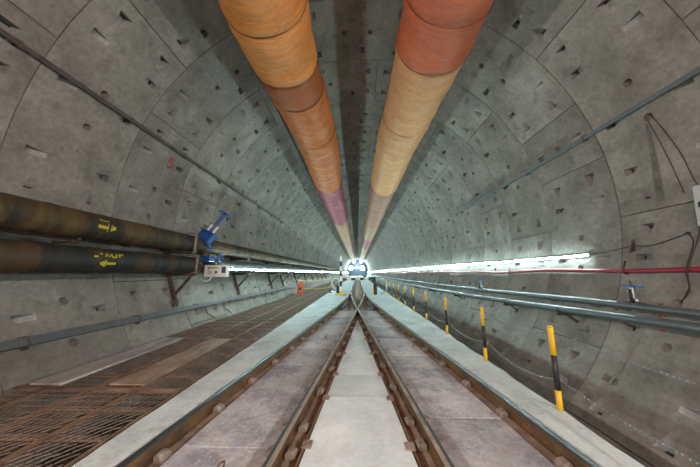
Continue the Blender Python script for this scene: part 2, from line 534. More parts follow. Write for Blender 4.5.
# base of the track bed, invert
mb = MB()
mb.box((0, (Y_END + Y_BACK) / 2, -.10), (3.2, Y_END - Y_BACK, .16))
bed = mb.build('floor_trackbed', M['bed'], None, kind='structure', label='muddy brown track bed between the two kerbs')
mb = MB()
mb.box((0, (Y_END + Y_BACK) / 2, -.95), (6.3, Y_END - Y_BACK, .2))
mb.build('floor_invert', M['invert'], None, kind='structure', label='dark concrete invert below the walkway and the kerbs')

# side slabs (between the rails) and centre slab panels
def slab(name, fl, fr, ya, yb, z0, z1, mat, parent, cut=.008):
    ys = [ya + cut + (yb - ya - 2 * cut) * i / 6 for i in range(7)]
    vs = []
    for y in ys:
        a, b = fl(y), fr(y)
        vs += [(a, y, z0), (a + .012, y, z1), (b - .012, y, z1), (b, y, z0)]
    fs = []
    for i in range(6):
        for k in range(3): fs.append([4 * i + k, 4 * i + k + 1, 4 * i + 5 + k, 4 * i + 4 + k])
    fs += [[3, 2, 1, 0], [24, 25, 26, 27]]
    m = MB(); m.add(vs, fs, 0)
    return m.build(name, mat, parent)
rs = random.Random(11)
cuts = [-.6, 1.0, 2.05, 3.02, 3.75, 4.55, 5.45, 6.5, 7.6, 8.8]
for a, b in zip(cuts, cuts[1:]):
    slab('slab_panel', lambda y: -xo(y) + .125, lambda y: -xi(y) - .075, a, b, -.06, .0 + rs.uniform(-.004, .004), M['side'], bed)
cuts = [-.6, 1.4, 2.5, 3.35, 4.2, 5.2, 6.3, 7.5, 8.8]
for a, b in zip(cuts, cuts[1:]):
    slab('slab_panel', lambda y: xi(y) + .075, lambda y: xo(y) - .125, a, b, -.06, .0 + rs.uniform(-.004, .004), M['side'], bed)
for a, b in zip([8.85, 10.4, 12.0, 14.0, 16.0], [10.4, 12.0, 14.0, 16.0, 18.0]):
    slab('slab_panel', lambda y: -abs(xi(y)) + .06, lambda y: abs(xi(y)) - .06, max(a, 9.6), b, -.06, -.012, M['bed'], bed)
    slab('slab_panel', lambda y: -xo(y) + .10, lambda y: -abs(xi(y)) - .06, a, min(b, 12.5), -.06, -.008, M['bed'], bed) if a < 11 else None
    slab('slab_panel', lambda y: abs(xi(y)) + .06, lambda y: xo(y) - .10, a, min(b, 12.5), -.06, -.008, M['bed'], bed) if a < 11 else None
def xm(y): return max(.004, .415 - (y - 1.85) * .0755 if y > 1.85 else .415 + (1.85 - y) * .06)
cuts = [-.4, 2.80, 3.40, 4.22, 5.15, 6.2, 7.1]
for a, b in zip(cuts, cuts[1:]):
    slab('slab_panel', lambda y: -xm(y), lambda y: xm(y), a, b, -.06, .015 + rs.uniform(-.003, .003), M['mid'], bed, .005)
for s in (-1, 1):
    mb = MB()
    ys = [-.4 + 7.5 * i / 24 for i in range(25)]
    for a, b in zip(ys, ys[1:]):
        mb.bar((s * (xm(a) + .006), a, -.015), (s * (xm(b) + .006), b, -.015), .010, .075)
    mb.build('edge_angle', M['grate'], bed)
    for y in (2.07, 2.78, 3.38, 4.2, 5.1):
        m = MB()
        x = xm(y) - .012
        m.box((s * x, y, .022), (.07, .085, .012), bev=.003)
        for dy in (-.025, .025): m.tube([(s * (x - .008), y + dy, .026), (s * (x - .008), y + dy, .038)], .009, 6)
        m.build('corner_plate', M['clip'], bed)

# lifting loops in the side slabs
def loop(x, y, rot):
    m = MB()
    pts = [(-.025, 0, -.02), (-.025, 0, .03), (-.018, 0, .06), (0, 0, .072), (.018, 0, .06), (.025, 0, .03), (.025, 0, -.02)]
    rm = Matrix.Rotation(rot, 3, 'Z') @ Matrix.Rotation(.5, 3, 'X')
    m.tube([Vector((x, y, 0)) + rm @ Vector(p) for p in pts], .007, 6)
    return m
o = loop(-.93, 1.84, .9).build('lifting_loop', M['rail'], bed)
o = loop(-.66, 5.2, 1.2).build('lifting_loop', M['rail'], bed)
o = loop(.95, 4.6, 1.2).build('lifting_loop', M['rail'], bed)
o = loop(.80, 1.72, .3).build('lifting_loop', M['rail'], bed)

# ------------------------------------------------------------------ kerbs
def kerb(name, s, label):
    ys = ygrid(Y_BACK, Y_END, .10)
    vs = []
    for y in ys:
        nz = noise.noise(Vector((s * 3.1, y * 2.2, 0))) * .03 + noise.noise(Vector((s * 7.7, y * 7.0, 1))) * .022
        zt = .092 + noise.noise(Vector((s, y * .9, 4))) * .005
        xi_ = xo(y) + .048
        xe = 1.835 + (nz if s > 0 else nz * .35)
        vs += [(s * xi_, y, -.09), (s * xi_, y, zt - .012), (s * (xi_ + .012), y, zt), (s * (xi_ + xe) / 2, y, zt + .002),
               (s * (xe - .02), y, zt), (s * xe, y, zt - .02), (s * (xe + .005), y, -.6), (s * (xe + .005), y, -.86)]
    k = 8
    fs = [[k * i + j, k * i + j + 1, k * i + k + j + 1, k * i + k + j] for i in range(len(ys) - 1) for j in range(k - 1)]
    m = MB(); m.add(vs, fs, 0)
    return m.build(name, M['kerb'], None, kind='structure', label=label)
kerb('kerb_left', -1, 'pale concrete kerb between the grating walkway and the rail')
kerb('kerb_right', 1, 'pale concrete kerb with a chipped edge below the yellow posts')

# ------------------------------------------------------------------ rails
PROF = [(-.055, -.040), (-.055, -.028), (-.012, -.012), (-.010, .058), (-.030, .068), (-.030, .092), (-.022, .10), (.0, .10), (.022, .10),
        (.030, .092), (.030, .068), (.010, .058), (.012, -.012), (.055, -.028), (.055, -.040)]
def clip_mesh(seed):
    r = random.Random(seed)
    m = MB()
    # rounded cast shoulder leaning on the rail foot
    vs = []
    prof = [(0, .0), (0, .058), (.016, .070), (.046, .068), (.070, .054), (.078, 0)]
    for yy, sc in ((-.038, .86), (-.026, 1), (.026, 1), (.038, .86)):
        for (x, z) in prof: vs.append((x + r.uniform(-.003, .003), yy, z * sc - .03 + r.uniform(-.003, .003)))
    k = len(prof)
    fs = [[k * i + j, k * i + j + 1, k * i + k + j + 1, k * i + k + j] for i in range(3) for j in range(k - 1)]
    fs += [list(range(k))[::-1], [3 * k + j for j in range(k)]]
    m.add(vs, fs, 0)
    me = m.mesh('rail_clip', M['clip'])
    import bmesh
    bm = bmesh.new(); bm.from_mesh(me); bmesh.ops.recalc_face_normals(bm, faces=bm.faces[:]); bm.to_mesh(me); bm.free()
    return me
CLIPS = [clip_mesh(i) for i in range(3)]
def rail(fx, y0, y1, label, clip_sides, clip_y, gauge=0):
    ys = ygrid(y0, y1, .2)
    vs = []; k = len(PROF)
    for y in ys:
        for (px, pz) in PROF: vs.append((fx(y) + px, y, pz))
    m = MB()
    for i in range(len(ys) - 1):
        for j in range(k - 1):
            m.f.append([k * i + j, k * i + j + 1, k * i + k + j + 1, k * i + k + j])
            if gauge == 0: mi = 1 if 5 <= j <= 8 else 0
            elif gauge < 0: mi = 1 if j in (5, 6) or (ys[i] > 8.4 and 5 <= j <= 8) else (2 if j in (7, 8) else 0)
            else: mi = 1 if j in (7, 8) or (ys[i] > 8.4 and 5 <= j <= 8) else (2 if j in (5, 6) else 0)
            m.m.append(mi); m.sm.append(False)
    m.v = vs
    m.f += [list(range(k))[::-1], [(len(ys) - 1) * k + j for j in range(k)]]; m.m += [0, 0]; m.sm += [False, False]
    o = m.build('rail', [M['rail'], M['railhead'], M['railtop']], None, label=label, cat='rail', group='rails of the track')
    for s in clip_sides:
        for i, y in enumerate(clip_y):
            c = bpy.data.objects.new('clip', CLIPS[(i + (s > 0)) % 3]); COL.objects.link(c); c.parent = o
            x = fx(y)
            ang = math.atan2(fx(y + .1) - fx(y - .1), .2)
            c.location = (x + s * .040, y, 0)
            c.rotation_euler = (0, 0, -ang if s > 0 else math.pi - ang)
    return o
cy1 = [1.35, 1.95, 2.58, 3.2, 3.84, 4.5, 5.1, 5.75, 6.4, 7.0, 7.6, 8.2]
cy2 = [1.4, 2.0, 2.3, 2.95, 3.6, 4.2, 4.85, 5.5, 6.1, 6.8]
rail(lambda y: -xo(y), -8, 13.2, 'rusty stock rail along the kerb beside the grating walkway', [1], cy1)
rail(lambda y: xo(y), -8, 13.2, 'rusty stock rail along the kerb beside the yellow posts', [-1], cy1)
rail(lambda y: -xi(y), -8, Y_END - 3, 'inner rail bordering the pale centre slab on the walkway side', [-1, 1], cy2, -1)
rail(lambda y: xi(y) , -8, Y_END - 3, 'inner rail bordering the pale centre slab on the yellow post side', [-1, 1], [v + .12 for v in cy2], 1)
# check (guard) rails: short pieces beside the stock rails opposite the crossing
for s, lab in ((-1, 'short loose rail piece on the kerb beside the walkway side stock rail'), (1, 'short loose rail piece on the kerb beside the post side stock rail')):
    m = MB()
    a, b = (s * (xo(9.2) - .16), 9.0, .075), (s * (xo(11.0) - .16), 10.8, .075)
    m.bar(a, b, .05, .05); m.bar((a[0], a[1], .01), (b[0], b[1], .01), .09, .08)
    m.build('guard_rail', M['railhead'], None, label=lab, cat='rail', group='short guard rail pieces')

# ------------------------------------------------------------------ grating walkway
walk = empty('floor_walkway', (0, 0, 0), kind='structure', label='rusty steel grating walkway between the kerb and the wall')
GZ = .07
PW, PL = .488, 1.94
def grating_meshes():
    fr = MB()
    t = .022
    for s in (-1, 1):
        fr.box((s * (PW / 2 - t / 2), PL / 2, -.012), (t, PL, .035))
        fr.box((0, PL / 2 + s * (PL / 2 - t / 2), -.012), (PW - 2 * t, t, .035))
    cb = MB(); cb.box((0, 0, -.016), (PW - 2 * t, .034, .016))
    ms = MB()
    pitch, cell, wd = .050, .066, .0028
    nw = int(PL / pitch); nc = int((PW - .05) / cell)
    x0 = -nc * cell / 2
    for i in range(nw):
        y = .03 + i * pitch
        vs = []
        for j in range(2 * nc + 1):
            yy = y + (pitch * .5 if (j + 0) % 2 else -pitch * .42) * (1 if i % 2 == 0 else -1)
            x = x0 + j * cell / 2
            zc = .006 if j % 2 else .0
            vs += [(x, yy - wd, zc - .004), (x, yy + wd, zc + .003)]
        fs = [[2 * j, 2 * j + 2, 2 * j + 3, 2 * j + 1] for j in range(2 * nc)]
        ms.add(vs, fs, 0)
    return fr.mesh('grating_frame', M['grate']), cb.mesh('grating_crossbar', M['grate']), ms.mesh('expanded_mesh', M['gmesh'])
GF, GC, GM = grating_meshes()
cols = [-2.115, -2.61, -3.105, -3.60]
for row in range(-1, 15):
    y = .85 + row * 1.95
    for cx in cols:
        o = bpy.data.objects.new('grating_panel', GF); COL.objects.link(o); o.parent = walk
        jz = rs.uniform(-.004, .004)
        o.location = (cx, y, GZ + jz)
        m2 = bpy.data.objects.new('wire_mesh', GM); COL.objects.link(m2); m2.parent = o
        for k in range(4):
            c = bpy.data.objects.new('crossbar', GC); COL.objects.link(c); c.parent = o
            c.location = (0, .37 + .40 * k, 0)
m = MB()
m.box((-2.88, (30.1 + Y_END) / 2, GZ - .03), (1.98, Y_END - 30.1, .05))
m.build('far_plate', M['gplate'], walk)
for x in (-1.95, -2.85, -3.7):         # stringers under the panels
    m = MB(); m.box((x, 50, -.08), (.10, 116, .16)); m.build('stringer', M['grate'], walk)

m = MB(); m.box((-3.44, 3.78, GZ + .022), (.36, 1.92, .028), bev=.004)
m.build('plank', M['board'], None, label='dusty pale board lying on the grating along the wall', cat='board')
m = MB(); m.box((-2.545, 3.80, GZ + .016), (.40, 1.90, .018), bev=.003)
m.build('cover_plate', M['board2'], None, label='worn brown cover plate lying on the middle of the grating walkway', cat='plate')

# ------------------------------------------------------------------ ventilation ducts
def duct(name, xs, zc, r0, sections, label, side, seed):
    root = empty(name, (xs[0][1], 2.0, zc), label=label, cat='duct', group='ventilation ducts under the crown')
    n = 56
    for si, (ya, yb, key, rr) in enumerate(sections):
        step = .045 if ya < 13 else (.25 if ya < 35 else 1.0)
        cnt = max(4, int((yb - ya) / step))
        vs = []
        for i in range(cnt + 1):
            y = ya + (yb - ya) * i / cnt
            e = min(y - ya, yb - y)
            pinch = -.018 * math.exp(-(e / .05) ** 2) + .012 * math.exp(-((e - .12) / .10) ** 2)
            x0 = interp(y, xs)
            for k in range(n):
                q = 2 * math.pi * k / n
                dx, dz = math.cos(q), math.sin(q)
                hoop = noise.noise(Vector((dx * .7 + seed, y * 3.2, dz * .7))) * .03 + noise.noise(Vector((dx * 1.6, y * 8.5 + seed, dz * 1.6))) * .02
                big = noise.noise(Vector((dx * .8, y * .7 + seed, dz * .8))) * .03
                sag = -.02 * max(0, -dz)
                rad = rr + pinch + hoop + big
                vs.append((x0 + dx * rad, y, zc + dz * rad + sag))
        fs = [[i * n + k, i * n + (k + 1) % n, (i + 1) * n + (k + 1) % n, (i + 1) * n + k] for i in range(cnt) for k in range(n)]
        m = MB(); m.add(vs, fs, 0, True)
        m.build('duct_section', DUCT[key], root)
        # lacing cord in the seam
        if 1 < yb < 35:
            c = MB(); x0 = interp(yb, xs)
            rad = rr + .004
            c.tube([(x0 + math.cos(2 * math.pi * k / 40) * rad, yb, zc + math.sin(2 * math.pi * k / 40) * rad - .02 * max(0, -math.sin(2 * math.pi * k / 40))) for k in range(41)], .005, 6, caps=False)
            c.build('seam_cord', M['cable'], root)
    # hanging wire with hooks along the top
    m = MB()
    m.tube([(interp(y, xs), y, zc + r0 + .035) for y in (-6, 2, 4.5, 8, 12, 20, 40, 97)], .010, 6)
    m.build('suspension_wire', M['cable'], root)
    for j in range(14):
        y = 2.0 + j * 1.5
        x = interp(y, xs)
        zt = CZ + math.sqrt((RT - .0) ** 2 - (x - CX) ** 2)
        m = MB()
        m.tube([(x, y, zc + r0 + .02), (x, y, zt)], .006, 5)
        m.build('hook', M['bracket'], root)
    return root
ZD = 4.47 + H
duct('ventilation_duct', [(-8, -1.52), (4.5, -1.52), (5.5, -1.44), (7.5, -1.32), (9.5, -1.36), (12, -1.45), (30, -1.46), (110, -1.46)], ZD, .69,
     [(-7, 3.37, 'orange', .695), (3.37, 4.5, 'orange', .69), (4.5, 5.28, 'brown', .655), (5.28, 7.0, 'rust', .665), (7.0, 11.3, 'rust', .665), (11.3, 19.4, 'magenta', .66),
      (19.4, 31, 'sand', .66), (31, 55, 'pale', .66), (55, 98, 'sand', .66)],
     'orange fabric ventilation duct hanging nearer the rusty pipes, with brown and magenta lengths', -1, 1.3)
duct('ventilation_duct', [(-8, 1.50), (4.2, 1.50), (6, 1.45), (8, 1.38), (12, 1.36), (30, 1.36), (110, 1.36)], ZD, .69,
     [(-7, 3.28, 'red', .715), (3.28, 4.22, 'red', .71), (4.22, 6.4, 'tan', .685), (6.4, 11.8, 'tan', .68), (11.8, 20.6, 'pale', .66), (20.6, 29.6, 'sand', .66),
      (29.6, 39.5, 'magenta', .66), (39.5, 70, 'sand', .66), (70, 98, 'pale', .66)],
     'red-brown and tan fabric ventilation duct hanging nearer the red hose', 1, 8.1)
m = MB()
m.tube([(-2.26, y, 4.62 + H + .02 * math.sin(y)) for y in np.arange(5.5, 40, .8)], .035, 8)
m.build('power_cable', M['cable'], None, label='thick black cable squeezed between orange duct and lining', cat='cable')

# ------------------------------------------------------------------ things along the walls
def along(th, rad, y): return ring_pt(th, rad, y)

def wall_bar(name, th, rad, ya, yb, wt, wr, mat, label, cat, clamps, clampmat, wob=0.0):
    """rectangular conduit hugging the lining; wt: width along the wall, wr: thickness"""
    root = empty(name, along(th, RT, ya), label=label, cat=cat)
    a = R(th); tx = Vector((math.cos(a), 0, -math.sin(a))); rx = Vector((math.sin(a), 0, math.cos(a)))
    ys = list(np.arange(ya, yb, .75)) + [yb]
    vs = []
    for y in ys:
        c = along(th + wob * math.sin(y * .9), rad, y)
        vs += [c + tx * i * wt / 2 + rx * j * wr / 2 for i, j in ((-1, -1), (1, -1), (1, 1), (-1, 1))]
    fs = [[4 * i + k, 4 * i + (k + 1) % 4, 4 * i + 4 + (k + 1) % 4, 4 * i + 4 + k] for i in range(len(ys) - 1) for k in range(4)] + [[0, 1, 2, 3], [4 * len(ys) - 4 + k for k in range(4)]]
    m = MB(); m.add(vs, fs, 0); m.build('channel', mat, root)
    for y in clamps:
        m = MB()
        c = along(th, rad, y)
        rot = Matrix((tx, Vector((0, 1, 0)), rx)).transposed()
        m.box(c, (wt * 1.18, .03, wr * 1.15), rot, bev=.003)
        m.box(along(th, RT - .004, y), (wt * 1.7, .07, .012), rot)
        for s in (-1, 1): m.tube([c + tx * s * wt * .68 + rx * .045, c + tx * s * wt * .68 + rx * .0], .008, 6)
        m.build('clamp', clampmat, root)
    return root
wall_bar('cable_rail', -68.9, RT - .05, .3, 13.2, .062, .05, M['brownrail'], 'dark brown steel rail bolted high along the wall above the rusty pipes', 'rail',
         [.95, 2.45, 3.95, 5.35, 6.8, 8.3, 9.8, 11.3, 12.8], M['bracket'])
wall_bar('conduit', 72.6, RT - .045, .3, 10.4, .066, .045, M['conduit'], 'grey conduit high on the wall above the red hose', 'conduit',
         [1.0, 2.4, 4.35, 5.9, 7.4, 8.9, 10.3], M['bracket'])
wall_bar('conduit', -116.5, RT - .05, .3, 22, .10, .05, M['conduit'], 'grey conduit low on the wall just above the grating walkway', 'conduit',
         [1.3, 2.95, 4.45, 6.05, 7.6, 9.1, 10.6, 12.1, 13.6], M['bracket'])
# small bent drop brackets below the low conduit
for i, y in enumerate((6.35, 7.2)):
    m = MB(); m.tube([along(-117.5, RT - .06, y), along(-119.5, RT - .05, y), along(-121.6, RT - .02, y + .25)], .012, 6)
    m.build('bent_bar', M['bracket'], None, label=('first' if i == 0 else 'second') + ' bent steel bar hanging below the low grey conduit', cat='bar')

# rusty pipes
def pipe(name, x, z, r, ya, yb, mat, label, n=28, step=.5, weld=None, cat='pipe', group=None, collar=None, zfun=None):
    ys = list(np.arange(ya, min(yb, 30), step)) + list(np.arange(30, yb, 6)) + [yb] if yb > 30 else list(np.arange(ya, yb, step)) + [yb]
    zf = zfun or (lambda y: (x, z))
    root = empty(name, (zf(ya)[0], ya, zf(ya)[1]), label=label, cat=cat, group=group)
    m = MB(); m.tube([(zf(y)[0], y, zf(y)[1]) for y in ys], r, n); m.build('pipe_run', mat, root)
    for y in (weld or []):
        m = MB(); m.tube([(x, y - .02, z), (x, y - .008, z), (x, y + .008, z), (x, y + .02, z)], [r + .001, r + .007, r + .007, r + .001], n)
        m.build('weld_seam', mat, root)
    for y in (collar or []):
        m = MB(); m.tube([(x, y - .05, z), (x, y - .05, z), (x, y + .05, z), (x, y + .05, z)], [r, r + .03, r + .03, r], n, smooth=False)
        for k in range(8):
            q = k * math.pi / 4
            m.tube([(x + math.cos(q) * (r + .03), y - .07, z + math.sin(q) * (r + .03)), (x + math.cos(q) * (r + .03), y + .07, z + math.sin(q) * (r + .03))], .012, 6)
        m.build('flange', M['bracket'], root)
    return root
PU = (-3.95, .685 + H, .197)
PLo = (-3.86, .185 + H, .182)
pu = pipe('steel_pipe', *PU, -6, 98, M['pipe_up'], 'large rusty ochre pipe, upper of the two on brackets', weld=[1.9, 2.9, 3.55, 4.4, 7.6], collar=[6.5, 9.6, 12.2, 14.5, 18, 24], group='large steel pipes on brackets')
pl = pipe('steel_pipe', *PLo, -6, 5.75, M['pipe_lo'], 'large dark rusty pipe, lower of the two on brackets', weld=[2.2, 2.75, 3.4, 4.3, 4.9], collar=[5.68], group='large steel pipes on brackets')
pg = pipe('steel_pipe', *PLo, 6.35, 98, M['pipe_teal'], 'grey-green painted pipe running behind the wall light beyond the white box', collar=[6.4, 12, 18, 24], group='large steel pipes on brackets')

# spray marks on the two pipes
def ribbon(pts, wd, mp):
    m = MB()
    P = [Vector(p) for p in pts]
    vs = []
    for i, p in enumerate(P):
        t = (P[min(i + 1, len(P) - 1)] - P[max(i - 1, 0)]).normalized(); nn = Vector((-t.y, t.x)) * wd / 2
        vs += [mp(p + nn), mp(p - nn)]
    m.add(vs, [[2 * i, 2 * i + 1, 2 * i + 3, 2 * i + 2] for i in range(len(P) - 1)], 0)
    return m
def on_pipe(pp, y0, ang0, off=.0025):
    def f(p):      # p.x along pipe, p.y up around the pipe
        a = ang0 + p.y / pp[2]
        return (pp[0] + math.cos(a) * (pp[2] + off), y0 + p.x, pp[1] + math.sin(a) * (pp[2] + off))
    return f
f = on_pipe(PU, 3.50, -.05)
ar = MB()
for pts, wd in (([(-.12, 0), (0, -.005), (.10, -.005)], .045), ([(.02, .055), (.14, 0)], .035), ([(.02, -.06), (.14, 0)], .035), ([(-.10, .10), (-.02, .09), (.05, .10)], .015)):
    q = ribbon(pts, wd, f); ar.add(q.v, q.f, 0)
ar.build('spray_arrow', M['spray'], pu, label='yellow sprayed arrow')
f = on_pipe(PLo, 3.55, .0)
ar = MB()
for pts, wd in (([(-.22, .045), (-.16, .05), (-.16, .10), (-.10, .09)], .028), ([(-.06, .05), (-.03, .10), (0, .05)], .028), ([(.03, .10), (.04, .05), (.10, .05), (.11, .10)], .028),
                ([(.15, .05), (.16, .10), (.22, .09)], .028), ([(-.10, -.05), (.10, -.045)], .035), ([(-.04, -.01), (-.13, -.05)], .025), ([(-.04, -.09), (-.13, -.05)], .025)):
    q = ribbon(pts, wd, f); ar.add(q.v, q.f, 0)
ar.build('spray_arrow', M['spray'], pl, label='yellow sprayed scrawl and arrow')
# red sprayed 5 on the lining
def on_wall(th0, y0, off=.005):
    def f(p):
        return ring_pt(th0 + math.degrees(p.y / RT), RT - off, y0 + p.x)
    return f
f = on_wall(-73.0, 5.11)
q = MB()
for st in ([(.075, .11), (-.06, .11)], [(-.05, .125), (-.06, .01)], [(-.06, .025), (.03, .03), (.065, .005)], [(.05, .02), (.07, -.04), (.04, -.095)], [(.055, -.08), (0, -.11), (-.065, -.095)]):
    t_ = ribbon(st, .036, f); q.add(t_.v, t_.f, 0)
q.build('painted_number', M['sprayred'], lining, label='red sprayed number 5')

# brackets that carry the large pipes
ZL = .185 - .182 + H
ZU = .685 - .197 + H
def bracket_mesh():
    m = MB()
    def wx(z): return CX - math.sqrt(RT ** 2 - (z - CZ) ** 2)
    zb = -.66 + H
    # wall leg follows the curve
    pz = [zb + (1.25) * i / 5 for i in range(6)]
    for a, b in zip(pz, pz[1:]): m.bar((wx(a) + .045, 0, a), (wx(b) + .045, 0, b), .075, .06, upv=(0, 1, 0))
    for zz, xr in ((ZL - .035, -3.62), (ZU - .03, -3.72)):
        m.bar((wx(zz) + .02, 0, zz), (xr, 0, zz), .075, .06)
    m.bar((wx(zb + .18) + .06, 0, zb + .18), (-3.72, 0, ZL - .07), .05, .05)
    m.box((wx(zb) + .03, 0, zb), (.03, .16, .16))
    return m.mesh('bracket', M['bracket'])
BM = bracket_mesh()
by = [5.45, 8.35, 11.6, 13.4, 16.4, 19.4, 22.4, 25.4, 28.4, 31.4]
nm = ['nearest dark steel bracket under the rusty pipes by the pipe straps', 'dark bracket under the wall light, first beyond the white box', 'dark bracket under the wall light, second beyond the white box',
      'dark bracket above the orange barrier', 'first small bracket beyond the orange barrier', 'second small bracket beyond the orange barrier', 'third small bracket beyond the orange barrier',
      'fourth small bracket beyond the orange barrier', 'fifth small bracket beyond the orange barrier', 'farthest small bracket beyond the orange barrier']
for y, l in zip(by, nm):
    o = bpy.data.objects.new('pipe_bracket', BM); COL.objects.link(o); o.location = (0, y, 0)
    tag(o, l, 'bracket', 'brackets carrying the large pipes')
# hook between the pipes
m = MB(); m.tube([(-4.3, 3.3, .43 + H), (-3.98, 3.3, .43 + H), (-3.92, 3.3, .455 + H), (-3.9, 3.3, .49 + H)], .018, 8)
m.tube([(-3.98, 3.25, .435 + H), (-3.98, 3.35, .435 + H)], .03, 8)
m.build('pipe_hook', M['bracket'], None, label='small dark hook holding the upper rusty pipe below the sprayed arrow', cat='hook')
# strap plates
for (pp, zz, l) in ((PU, 0, 'flat primer-red strap plate in front of the upper rusty pipe'), (PLo, 0, 'flat primer-red strap plate in front of the lower rusty pipe')):
    m = MB()
    m.box((pp[0] + pp[2] + .012, 5.52, pp[1]), (.014, .085, pp[2] * 2 + .06))
    for s in (-1, 1): m.box((pp[0] + pp[2] * .5, 5.52, pp[1] + s * (pp[2] + .028)), (pp[2] * 1.08, .085, .014))
    for s in (-1, 1): m.tube([(pp[0] + pp[2] + .015, 5.52, pp[1] + s * (pp[2] * .8)), (pp[0] + pp[2] + .04, 5.52, pp[1] + s * (pp[2] * .8))], .016, 6)
    m.build('pipe_strap', M['strap'], None, label=l, cat='strap', group='straps on the large pipes')

# upper valve: blue gate valve with leaning stem
vx, vy, vz = -3.88, 5.98, PU[1] + .10
ax = Vector((.42, .30, .86)).normalized()
px_ = Vector((0, 1, 0)) - ax * ax.y; px_.normalize()
sx = ax.cross(px_)
rot = Matrix((sx, px_, ax)).transposed()
b0 = Vector((vx, vy, vz))
v = empty('gate_valve', b0, label='blue gate valve with tall leaning stem and handwheel on the upper rusty pipe', cat='valve')
m = MB()
m.box(b0 + ax * .12, (.34, .20, .24), rot, bev=.015); m.box(b0 + ax * .26, (.40, .26, .035), rot, bev=.006); m.box(b0 - ax * .02, (.42, .24, .05), rot, bev=.006)
m.build('body', M['blue'], v)
for s in (-1, 1):
    m = MB(); m.bar(b0 + ax * .26 + sx * s * .032, b0 + ax * .86 + sx * s * .032, .022, .05, upv=tuple(px_)); m.build('yoke', M['blue'], v)
m = MB(); m.tube([b0 + ax * .2, b0 + ax * 1.22], .016, 8); m.build('stem', M['wood'], v)
m = MB()
hc = b0 + ax * .88
ring = [hc + (sx * math.cos(q) + px_ * math.sin(q)) * .165 for q in np.linspace(0, 2 * math.pi, 25)]
m.tube(ring, .014, 6, caps=False)
for k in range(4):
    q = k * math.pi / 2 + .4; m.tube([hc, hc + (sx * math.cos(q) + px_ * math.sin(q)) * .165], .010, 6)
m.tube([hc - ax * .03, hc + ax * .03], .04, 10)
m.build('handwheel', M['blue'], v)
m = MB(); m.bar(b0 + ax * .52 - sx * .17, b0 + ax * .50 + sx * .17, .03, .03); m.build('cross_strip', M['wood'], v)
m = MB(); m.box(b0 + ax * .40, (.22, .004, .20), rot); m.build('tied_sheet', M['boxwhite'], v)

# lower valve between dark pipe and painted pipe
c0 = Vector((PLo[0], 6.05, PLo[1]))
v = empty('gate_valve', c0, label='blue valve joining the lower rusty pipe and the grey-green pipe', cat='valve')
m = MB()
m.tube([(c0.x, y, c0.z) for y in (5.76, 5.76, 5.84, 5.84, 5.90, 6.22, 6.27, 6.27, 6.34, 6.34)], [.1, .235, .235, .19, .17, .17, .19, .235, .235, .1], 24, smooth=False)
m.box(c0 + Vector((.10, 0, .16)), (.26, .26, .14), bev=.01)
m.build('body', M['blue'], v)
m = MB(); m.box(c0 + Vector((.16, .0, .255)), (.18, .30, .06), bev=.008); m.build('gear_cover', M['strap'], v)
m = MB()
hc = c0 + Vector((.40, .10, .20))
m.tube([hc + Vector((0, math.cos(q), math.sin(q))) * .10 for q in np.linspace(0, 2 * math.pi, 19)], .012, 6, caps=False)
for k in range(3):
    q = k * 2.094; m.tube([hc, hc + Vector((0, math.cos(q), math.sin(q))) * .10], .008, 5)
m.tube([hc, c0 + Vector((.15, .05, .18))], .018, 8)
m.build('handwheel', M['blue'], v)

# white control box facing along the tunnel
bx = empty('control_box', (-3.45, 5.95, .04 + H), label='white control box with printed label at the end of the wall light', cat='box')
m = MB(); m.box((-3.45, 5.98, .045 + H), (.54, .16, .28), bev=.012); m.build('case', M['boxwhite'], bx)
m = MB(); m.box((-3.235, 5.896, .075 + H), (.10, .006, .15)); m.build('window', M['conduit'], bx)
m = MB(); m.box((-3.50, 5.897, .125 + H), (.26, .005, .035)); m.build('label_strip', M['spray'], bx)
for (dx, dz, ww, hh) in ((-.60, .125, .05, .03), (-.60, .06, .06, .012), (-.56, .03, .10, .010), (-.58, .0, .08, .010), (-.42, .03, .045, .06)):
    m = MB(); m.box((-3.0 + dx, 5.897, dz + H - .01), (ww, .005, hh)); m.build('print', M['cable'], bx)
m = MB(); m.tube([(-3.55, 5.95, -.09 + H), (-3.56, 5.9, -.16 + H), (-3.62, 5.88, -.20 + H), (-3.70, 5.88, -.19 + H), (-3.78, 5.9, -.13 + H)], .014, 6); m.build('white_lead', M['boxwhite'], bx)

